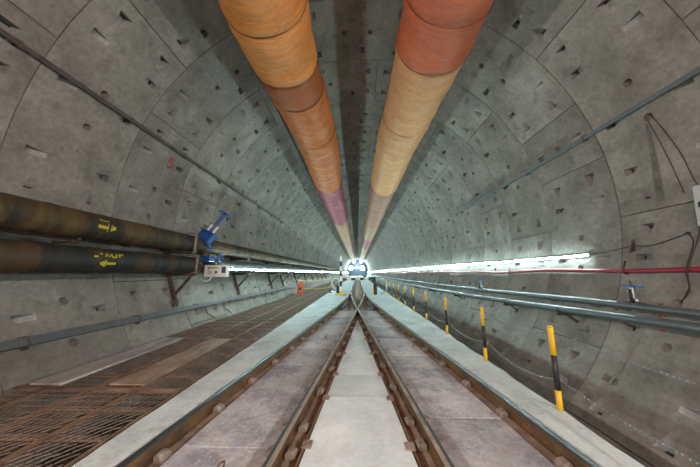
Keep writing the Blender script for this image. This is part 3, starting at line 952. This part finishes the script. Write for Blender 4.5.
# wall light, left
def led_run(name, ptfun, ya, yb, mat, label, cat='light', clips=(), step=1.2, wd=.038):
    """batten light: glowing front lens in a white housing, facing the tunnel axis"""
    root = empty(name, ptfun(ya), label=label, cat=cat)
    ys = list(np.arange(ya, min(yb, 40), step)) + (list(np.arange(max(40, ya), yb, 4)) if yb > 40 else []) + [yb]
    L, Hs = MB(), MB()
    lv, hv = [], []
    for y in ys:
        p = ptfun(y)
        d = (Vector((CX, y, CZ - 1.0)) - p); d.y = 0; d.normalize()      # faces slightly below the axis
        u = Vector((-d.z, 0, d.x))
        lv += [p - u * wd / 2, p - u * wd * .3 + d * .014, p + u * wd * .3 + d * .014, p + u * wd / 2]
        hv += [p - u * wd / 2, p - u * wd * .55 - d * .012, p - u * wd * .3 - d * .03, p + u * wd * .3 - d * .03, p + u * wd * .55 - d * .012, p + u * wd / 2]
    n = len(ys)
    L.add(lv, [[4 * i + k, 4 * i + k + 1, 4 * i + 5 + k, 4 * i + 4 + k] for i in range(n - 1) for k in range(3)] + [[0, 1, 2, 3], [4 * n - 4 + k for k in range(4)]], 0)
    Hs.add(hv, [[6 * i + k, 6 * i + k + 1, 6 * i + 7 + k, 6 * i + 6 + k] for i in range(n - 1) for k in range(5)] + [[0, 1, 2, 3, 4, 5], [6 * n - 6 + k for k in range(6)]], 0)
    L.build('glow_lens', mat, root); Hs.build('housing', M['boxwhite'], root)
    for y in clips:
        m = MB(); p = ptfun(y); s = -1 if p.x < 0 else 1
        m.box(p + Vector((s * .05, 0, 0)), (.06, .025, .035)); m.build('clip', M['boxwhite'], root)
    return root
led_run('tube_light', lambda y: Vector((PLo[0] + PLo[2] + .06, y, .105 + H)), 6.15, 103, M['led'], 'long white light tube in front of the grey-green pipe',
        clips=[7.6, 9, 11, 13, 15, 17])
def pr(y): return ring_pt(100.9 + .12 * math.sin(y * 1.1) + .1 * math.sin(y * 2.7), RT - .06, y)
led_run('tube_light', pr, 4.74, 103, M['led'], 'long white light tube on the wall above the red hose', clips=[5.2, 6.4, 7.6, 8.8, 10, 11.2, 13], step=.6)
# lamps behind the photographer, on both walls
led_run('tube_light', lambda y: ring_pt(-80, RT - .10, y), -11.5, -1.0, M['lamp'], 'work light tube high on the wall behind the photographer, walkway side', wd=.08)
led_run('tube_light', lambda y: ring_pt(80, RT - .10, y), -11.5, -1.0, M['lamp'], 'work light tube high on the wall behind the photographer, red hose side', wd=.08)

# red hose
def hose_pt(y):
    return ring_pt(104.75 + .22 * math.sin(y * 1.9) + .15 * math.sin(y * .8 + 1), RT - .05, y)
h = empty('fire_hose', hose_pt(1), label='long red hose slung along the wall under the light', cat='hose')
m = MB(); m.tube([hose_pt(y) for y in list(np.arange(-2, 20, .25)) + list(np.arange(20, 70, 2))], .034, 10); m.build('hose_body', M['hose'], h)
for y in (4.08, 7.1, 10.2):
    m = MB(); p = hose_pt(y)
    m.tube([p + Vector((.02, 0, .16)), p + Vector((-.03, 0, .05)), p + Vector((-.04, 0, -.02)), p + Vector((-.0, 0, -.045)), p + Vector((.05, 0, -.03))], .012, 6)
    m.build('hanger', M['bracket'], h)

# grey pipes on the right with couplings and valves
def zu(y): return (3.92, H + interp(y, [(-2, -.455), (3, -.465), (4.3, -.47), (8, -.53), (14, -.57), (30, -.60)]))
def zl(y): return (3.70, H + interp(y, [(-2, -.57), (3, -.595), (4.4, -.64), (8, -.735), (14, -.80), (30, -.84)]))
g1 = pipe('water_pipe', 0, 0, .050, -3, 95, M['pipe_grey'], 'grey water pipe with the blue lever valve, upper of the pair', 14, .6, zfun=zu, group='grey water pipes under the red hose')
g2 = pipe('water_pipe', 0, 0, .056, -3, 95, M['pipe_grey'], 'grey water pipe without a valve, lower of the pair', 14, .6, zfun=zl, group='grey water pipes under the red hose')
def coupling(fn, y, r, root, mat='red'):
    m = MB(); x, z = fn(y)
    m.tube([(x, y - .035, z), (x, y - .035, z), (x, y + .035, z), (x, y + .035, z)], [r, r + .018, r + .018, r], 14, smooth=False)
    o = m.build('coupling', M[mat], root)
    for s in (-1, 1):
        m = MB(); m.box((x - .02, y, z + s * (r + .018)), (.03, .04, .02), bev=.004); m.build('lug', M[mat], o)
for y in (3.38, 3.95): coupling(zu, y, .055, g1)
for y in (3.22, 7.9, 12.4): coupling(zl, y, .062, g2)
for y in (7.7, 8.35, 12.0): coupling(zu, y, .055, g1)
def lever_valve(y, label):
    x, z = zu(y)
    v = empty('lever_valve', (x, y, z), label=label, cat='valve', group='lever valves on the grey water pipe')
    m = MB()
    m.tube([(x, y - .12, z), (x, y - .12, z), (x, y - .07, z), (x, y - .06, z), (x, y, z), (x, y + .06, z), (x, y + .07, z), (x, y + .12, z), (x, y + .12, z)], [.05, .082, .082, .065, .078, .065, .082, .082, .05], 14)
    m.tube([(x, y, z + .03), (x - .02, y, z + .13)], .035, 10)
    m.build('body', M['chrome'], v)
    m = MB(); m.box((x - .035, y, z + .19), (.055, .05, .16), bev=.008); m.build('neck', M['chrome'], v)
    m = MB(); m.tube([(x - .06, y + .01, z + .05), (x - .07, y + .02, z + .24)], .02, 8); m.build('side_rod', M['cable'], v)
    m = MB(); m.tube([(x - .035, y, z + .26), (x - .045, y + .02, z + .36)], .012, 6); m.build('stem', M['bracket'], v)
    m = MB()
    m.box((x - .04, y, z + .285), (.045, .27, .020), Matrix.Rotation(.06, 3, 'X'), bev=.006)
    m.tube([(x - .04, y, z + .27), (x - .04, y, z + .30)], .035, 10)
    m.build('lever', M['bluelever'], v)
    for (dx, dy, dz) in ((-.05, -.09, .06), (-.05, .09, .06), (-.07, -.09, -.05), (-.07, .09, -.05)):
        m = MB(); m.tube([(x + dx, y + dy - .05, z + dz), (x + dx, y + dy + .05, z + dz)], .010, 6); m.build('bolt', M['bracket'], v)
lever_valve(3.66, 'chrome valve with blue lever between the red couplings on the upper grey pipe')
lever_valve(8.02, 'small distant chrome valve with blue lever on the upper grey pipe')
# pipe stands fixed to the wall
for i, y in enumerate((4.75, 6.4, 9.6, 12.8, 16)):
    m = MB()
    x, z = zl(y)
    wxx = CX + math.sqrt(RT ** 2 - (z - .09 - CZ) ** 2)
    m.bar((wxx + .01, y, z - .085), (x - .07, y, z - .085), .05, .04)
    m.bar((wxx - .03, y, z - .25), (x + .10, y, z - .10), .035, .035)
    m.bar((x - .05, y, z - .08), (x - .05, y, z + .02), .03, .02)
    m.build('pipe_bracket', M['bracket'], None, label=['first', 'second', 'third', 'fourth', 'fifth'][i] + ' dark bracket from the blue lever valve under the grey water pipes', cat='bracket', group='brackets under the grey water pipes')

# cabinet at the right edge and its cables
cab = empty('electrical_cabinet', ring_pt(94, RT - .1, 2.9), label='light grey electrical cabinet on the wall above the red hose', cat='cabinet')
a = R(94.2); tx = Vector((math.cos(a), 0, -math.sin(a))); rx = Vector((math.sin(a), 0, math.cos(a)))
rot = Matrix((tx, Vector((0, 1, 0)), rx)).transposed()
m = MB(); m.box(ring_pt(94.2, RT - .085, 2.93), (.52, .46, .15), rot, bev=.01); m.build('case', M['cabinet'], cab)
m = MB(); m.box(ring_pt(94.2, RT - .168, 2.93), (.46, .40, .014), rot, bev=.004); m.build('door', M['cabinet'], cab)
m = MB(); m.box(ring_pt(94.2, RT - .185, 3.09), (.07, .02, .02), rot, bev=.004); m.build('handle', M['cable'], cab)
def cable(pts, r, label, mat='cable', n=6, name='cable'):
    # smooth through points
    P = [Vector(p) for p in pts]; out = []
    for i in range(len(P) - 1):
        p0, p1, p2, p3 = P[max(i - 1, 0)], P[i], P[i + 1], P[min(i + 2, len(P) - 1)]
        for k in range(6):
            t = k / 6
            out.append(.5 * ((2 * p1) + (p2 - p0) * t + (2 * p0 - 5 * p1 + 4 * p2 - p3) * t * t + (3 * p1 - p0 - 3 * p2 + p3) * t ** 3))
    out.append(P[-1])
    m = MB(); m.tube(out, r, n)
    return m.build(name, M[mat], None, label=label, cat='cable')
rp = lambda th, y, d=.015: ring_pt(th, RT - d, y)
cable([pr(4.75), rp(100.3, 4.5), rp(99.9, 4.25), rp(99.5, 4.02), rp(99.8, 3.8), rp(98.8, 3.5), rp(98.2, 3.36)], .006, 'black lead running from the end of the wall light to the wall anchor')
cable([rp(98.2, 3.36), rp(100, 3.31), rp(104.8, 3.32, .09), rp(107.5, 3.34), rp(109.8, 3.40, .0)], .006, 'black lead hanging from the wall anchor down across the red hose')
cable([rp(92.8, 3.17, .02), rp(95.5, 3.22), rp(99, 3.26), rp(104.8, 3.30, .09), rp(108, 3.33), rp(110.2, 3.41, .0)], .006, 'black lead hanging from the grey cabinet down to the wall pocket')
cable([rp(75.5, 3.40), rp(79, 3.34), rp(84, 3.27), rp(89, 3.22), rp(91.6, 3.16)], .006, 'dark cable draped on the wall below the high grey conduit, beside the cabinet')
cable([rp(74.9, 3.46), rp(79, 3.44), rp(85, 3.40), rp(91, 3.34)], .005, 'thin dark cable on the wall between the drip stain and the draped cable')
m = MB(); m.box(rp(99.6, 4.02, .02), (.03, .03, .16), Matrix.Rotation(R(9), 3, 'Y')); m.tube([rp(98.2, 4.02), rp(101, 4.02, .06)], .012, 6)
m.build('wall_anchor', M['bracket'], None, label='small dark anchor bar on the wall above the red hose near the lever valve', cat='anchor')
m = MB(); m.tube([rp(98.2, 3.36, .0), rp(98.2, 3.36, .03)], .02, 10); m.build('wall_anchor', M['bracket'], None, label='small round eye bolt on the wall between the anchor bar and the cabinet', cat='anchor')
# stains on the lining (flat marks)
q = MB()
st = [(76.2, 3.50, .03), (80, 3.54, .05), (84, 3.58, .075), (88, 3.61, .085), (91.5, 3.62, .08)]
vs = []
for th, y, wd in st: vs += [ring_pt(th, RT - .005, y - wd / 2), ring_pt(th, RT - .005, y + wd / 2)]
q.add(vs, [[2 * i, 2 * i + 1, 2 * i + 3, 2 * i + 2] for i in range(len(st) - 1)], 0)
q.build('drip_stain', M['stain'], lining)
q = MB()
st = [(117.5, 3.76, .03), (120, 3.80, .05), (124, 3.84, .06), (128, 3.86, .03)]
vs = []
for th, y, wd in st: vs += [ring_pt(th, RT - .005, y - wd / 2), ring_pt(th, RT - .005, y + wd / 2)]
q.add(vs, [[2 * i, 2 * i + 1, 2 * i + 3, 2 * i + 2] for i in range(len(st) - 1)], 0)
q.build('rust_streak', M['ochre'], lining)
# festoon lead under the far part of the right light
pts = []
for k in range(7):
    y = 12.0 + k * 1.6
    pts += [pr(y) + Vector((-.01, 0, -.03)), pr(y + .8) + Vector((-.01, .0, -.34 if k % 2 else -.22))]
cable(pts, .014, 'pale lead looped under the far part of the light above the red hose', 'palehose')

# ------------------------------------------------------------------ yellow posts and chains
PX = 1.80
post_y = [.95, 2.46, 3.74, 5.25, 6.75, 8.2, 9.65, 11.1, 12.6, 14.2, 15.9]
ordn = ['', 'first', 'second', 'third', 'fourth', 'fifth', 'sixth', 'seventh', 'eighth', 'ninth', 'tenth']
ZT = -.50 + H
def post(i, y):
    z0 = .06
    n = 14
    label = (ordn[i] + ' yellow and black chain post on the kerb, counted from the photographer') if i else 'chain post on the kerb beside the photographer'
    root = empty('chain_post', (PX, y, z0), label=label, cat='post', group='yellow and black chain posts on the kerb')
    hgt = ZT - z0
    for (a, b, mt, nmn) in ((0, .27, 'yellow', 'yellow_band'), (.27, .67, 'black', 'black_band'), (.67, 1.0, 'yellow', 'yellow_band')):
        m = MB(); m.tube([(PX, y, z0 + hgt * a), (PX, y, z0 + hgt * b)], .0235, n); m.build(nmn, M[mt], root)
    m = MB(); m.tube([(PX, y, ZT - .002), (PX, y, ZT + .006), (PX, y, ZT + .012)], [.0245, .0245, .016], n); m.build('cap', M['yellow'], root)
    for zz in (ZT - .03, z0 + hgt * .38):
        m = MB(); m.tube([(PX + .012 * math.cos(q) + .03, y, zz + .012 * math.sin(q)) for q in np.linspace(0, 6.283, 9)], .004, 5, caps=False); m.build('eye', M['chain'], root)
    if y < 17:
        m = MB(); m.box((PX + .02, y, -.0), (.05, .09, .14), bev=.004); m.build('fixing', M['bracket'], root)
for i, y in enumerate(post_y): post(i, y)
def link_geo(mb, c, t, flip, L=.036, wd=.020, r=.0031):
    t = t.normalized(); up = Vector((0, 0, 1)); s = t.cross(up).normalized(); u = s.cross(t)
    a = (s if flip else u)
    a = (a + (u if flip else -s) * .25).normalized()
    pts = []
    for q in range(8):
        an = 2 * math.pi * (q + .5) / 8
        pts.append(c + t * math.cos(an) * L / 2 + a * math.sin(an) * wd / 2)
    mb.tube(pts + [pts[0]], r, 4, caps=False)
def chain(p, q, sag, label, coarse=False):
    p, q = Vector(p), Vector(q)
    n = 60
    pts = [p.lerp(q, i / n) - Vector((0, 0, sag * 4 * (i / n) * (1 - i / n))) for i in range(n + 1)]
    mb = MB()
    if coarse:
        mb.tube(pts[::4], .008, 5)
    else:
        acc = 0; k = 0; pitch = .030
        for a, b in zip(pts, pts[1:]):
            d = (b - a).length; 
            while acc < d:
                link_geo(mb, a.lerp(b, acc / d), b - a, k % 2 == 0); k += 1; acc += pitch
            acc -= d
    return mb.build('chain', M['chain'], None, fix=False, label=label, cat='chain', group='chains between the yellow posts')
for i in range(len(post_y) - 1):
    a, b = post_y[i], post_y[i + 1]
    zlow = .06 + (ZT - .06) * .38
    nma = ('between %s and %s posts' % (ordn[i], ordn[i + 1])) if i else 'from the first post towards the photographer'
    sg = .06 if i == 0 else .10
    chain((PX + .03, a, ZT - .035), (PX + .03, b, ZT - .035), sg, 'upper steel chain ' + nma, i > 3)
    chain((PX + .03, a, zlow), (PX + .03, b, zlow), sg, 'lower steel chain ' + nma, i > 3)

# ------------------------------------------------------------------ far objects
# boom barrier across the track
bb = empty('boom_barrier', (-.93, 14.2, .10), label='black and white striped boom barrier across the track', cat='barrier')
n = 7
for i in range(n):
    a = -.85 + i * (1.72 / n)
    m = MB(); m.tube([(a, 14.2, .93 + i * .01), (a + 1.72 / n, 14.2, .93 + (i + 1) * .01)], .065, 8); m.build('boom_stripe', M['black'] if i % 2 == 0 else M['white'], bb)
zz = .28
for i in range(7):
    h_ = .28
    m = MB(); m.box((-.95, 14.2, zz + h_ / 2), (.13, .13, h_)); m.build('mast_stripe', M['white'] if i % 2 == 0 else M['black'], bb); zz += h_
m = MB(); m.tube([(-.95, 14.2, zz), (-.95, 14.2, zz + .05), (-.95, 14.2, zz + .10)], [.05, .05, .02], 8); m.build('cap', M['yellow'], bb)
m = MB()
m.box((-.95, 14.2, .20), (.12, .12, .20)); m.bar((-1.25, 14.0, .13), (-.6, 14.0, .13), .10, .07); m.bar((-.8, 13.75, .13), (-.8, 14.4, .13), .10, .07)
m.build('foot', M['yellow'], bb)
m = MB(); m.box((-1.12, 14.25, .38), (.16, .2, .42), bev=.02); m.build('motor_box', M['black'], bb)
rb = empty('boom_rest', (.98, 14.2, .10), label='black boom rest with yellow trim on the post side kerb', cat='post')
m = MB(); m.box((1.0, 14.25, .42), (.2, .25, .64), bev=.02); m.build('case', M['black'], rb)
m = MB(); m.box((.88, 14.2, .36), (.05, .12, .50)); m.build('trim', M['yellow'], rb)
m = MB(); m.box((.92, 14.2, .92), (.24, .22, .3), bev=.02); m.build('cradle', M['black'], rb)

# orange plastic barrier on the walkway
ob = empty('plastic_barrier', (-3.2, 14.0, GZ), label='orange-red plastic barrier standing on the grating walkway', cat='barrier')
m = MB()
for s in (-1, 1):
    m.box((-3.2 + s * .14, 14.0, GZ + .34), (.13, .10, .62), bev=.02)
m.box((-3.2, 14.0, GZ + .69), (.26, .10, .10), bev=.02); m.box((-3.2, 14.0, GZ + .52), (.30, .09, .10), bev=.01); m.box((-3.2, 14.0, GZ + .17), (.30, .09, .09), bev=.01)
m.build('panel', M['orange'], ob)
for s in (-1, 1):
    m = MB(); m.box((-3.2 + s * .15, 14.0, GZ + .03), (.10, .40, .06), bev=.01); m.build('foot', M['orange'], ob)
m = MB(); m.box((-3.2, 13.94, GZ + .36), (.12, .02, .18)); m.build('inset', M['cable'], ob)

# barrier chains across the walkway
for k, (x, y) in enumerate(((-1.72, 15.6), (-1.62, 17.4))):
    r_ = empty('stanchion', (x, y, .10), label=['nearer', 'farther'][k] + ' yellow and black stanchion on the kerb beside the boom barrier', cat='post', group='stanchions by the boom barrier')
    m = MB(); m.tube([(x, y, .10), (x, y, .13), (x, y, .14)], [.13, .13, .03], 12); m.build('base', M['black'], r_)
    for j in range(4):
        m = MB(); m.tube([(x, y, .14 + j * .21), (x, y, .14 + (j + 1) * .21)], .03, 8); m.build('yellow_band' if j % 2 else 'black_band', M['yellow' if j % 2 else 'black'], r_)
for k, z in enumerate((.90, .42)):
    m = MB(); m.tube([(-3.9 + 2.18 * t, 15.6, z - .10 * 4 * t * (1 - t)) for t in np.linspace(0, 1, 14)], .014, 5)
    m.build('chain', M['yellow'], None, label=['upper', 'lower'][k] + ' yellow plastic chain across the walkway behind the orange barrier', cat='chain', group='chains across the walkway')
def coil(name, c, r, n, tube, mat, label, ax='y'):
    m = MB()
    for i in range(n):
        rr = r * (1 - .05 * i)
        pts = []
        for q in np.linspace(0, 2 * math.pi, 21):
            pts.append(Vector(c) + Vector((math.cos(q) * rr * .8, (i - n / 2) * tube * 1.7 + .03 * math.sin(q), math.sin(q) * rr)))
        m.tube(pts, tube, 6, caps=False)
    return m.build(name, M[mat], None, label=label, cat='hose')
coil('hose_coil', (-1.45, 16.6, .62), .36, 5, .03, 'palehose', 'pale hose coil hung beside the stanchions near the boom barrier')
cable([(1.30, 14.6, .16), (1.45, 14.5, .16), (1.62, 14.3, .30), (1.66, 14.5, .55), (1.70, 14.6, .72)], .035, 'pale curved hose on the kerb beside the boom rest', 'palehose', 8, 'curved_hose')

# machine gantry at the far end
ga = empty('gantry', (0, Y_END - 6, 0), label='dark machine gantry with two floodlights at the far end of the tunnel', cat='gantry')
m = MB()
for rr, yy in ((4.2, Y_END - 6), (3.3, Y_END - 5)):
    pts = [ring_pt(-135 + 270 * i / 24, rr, yy) for i in range(25)]
    m.tube(pts, .10, 6)
m.build('arch', M['gantry'], ga)
for s in (-1, 1):
    m = MB(); m.box((s * 1.9, Y_END - 4, 1.6), (.35, .35, 3.4)); m.build('column', M['gantry'], ga)
m = MB(); m.box((0, Y_END - 4, 4.0), (4.6, .5, .35)); m.build('beam', M['gantry'], ga)
m = MB(); m.box((0, Y_END - 3, 2.0), (1.3, 2.0, 1.6)); m.build('cabin', M['gantry'], ga)
m = MB(); m.box((0, Y_END - 3, .75), (3.6, 2.0, .5)); m.build('deck', M['gantry'], ga)
m = MB(); vs = [ring_pt(360 * i / 48, RT - .03, Y_END - .5) for i in range(48)]; m.add(vs, [list(range(48))], 0); m.build('end_shield', M['gantry'], ga, fix=False)
for s in (-1, 1):
    fl = MB(); c = Vector((s * 2.35 - .3, Y_END - 6.6, 3.3))
    fl.tube([c + Vector((0, .35, 0)), c + Vector((0, .05, 0))], [.4, .80], 16); o = fl.build('lamp_housing', M['gantry'], ga)
    fl = MB(); fl.tube([c + Vector((0, .05, 0)), c + Vector((0, -.05, 0))], [.72, .66], 16); fl.build('lamp_lens', M['flood'], o)

m = MB(); m.tube([(-.8, Y_END - 2.2, 3.6), (.8, Y_END - 2.2, 3.6)], .05, 6); m.build('shield_fill_light', M['flood'], ga)  # added fill lamp, put in to brighten the end shield
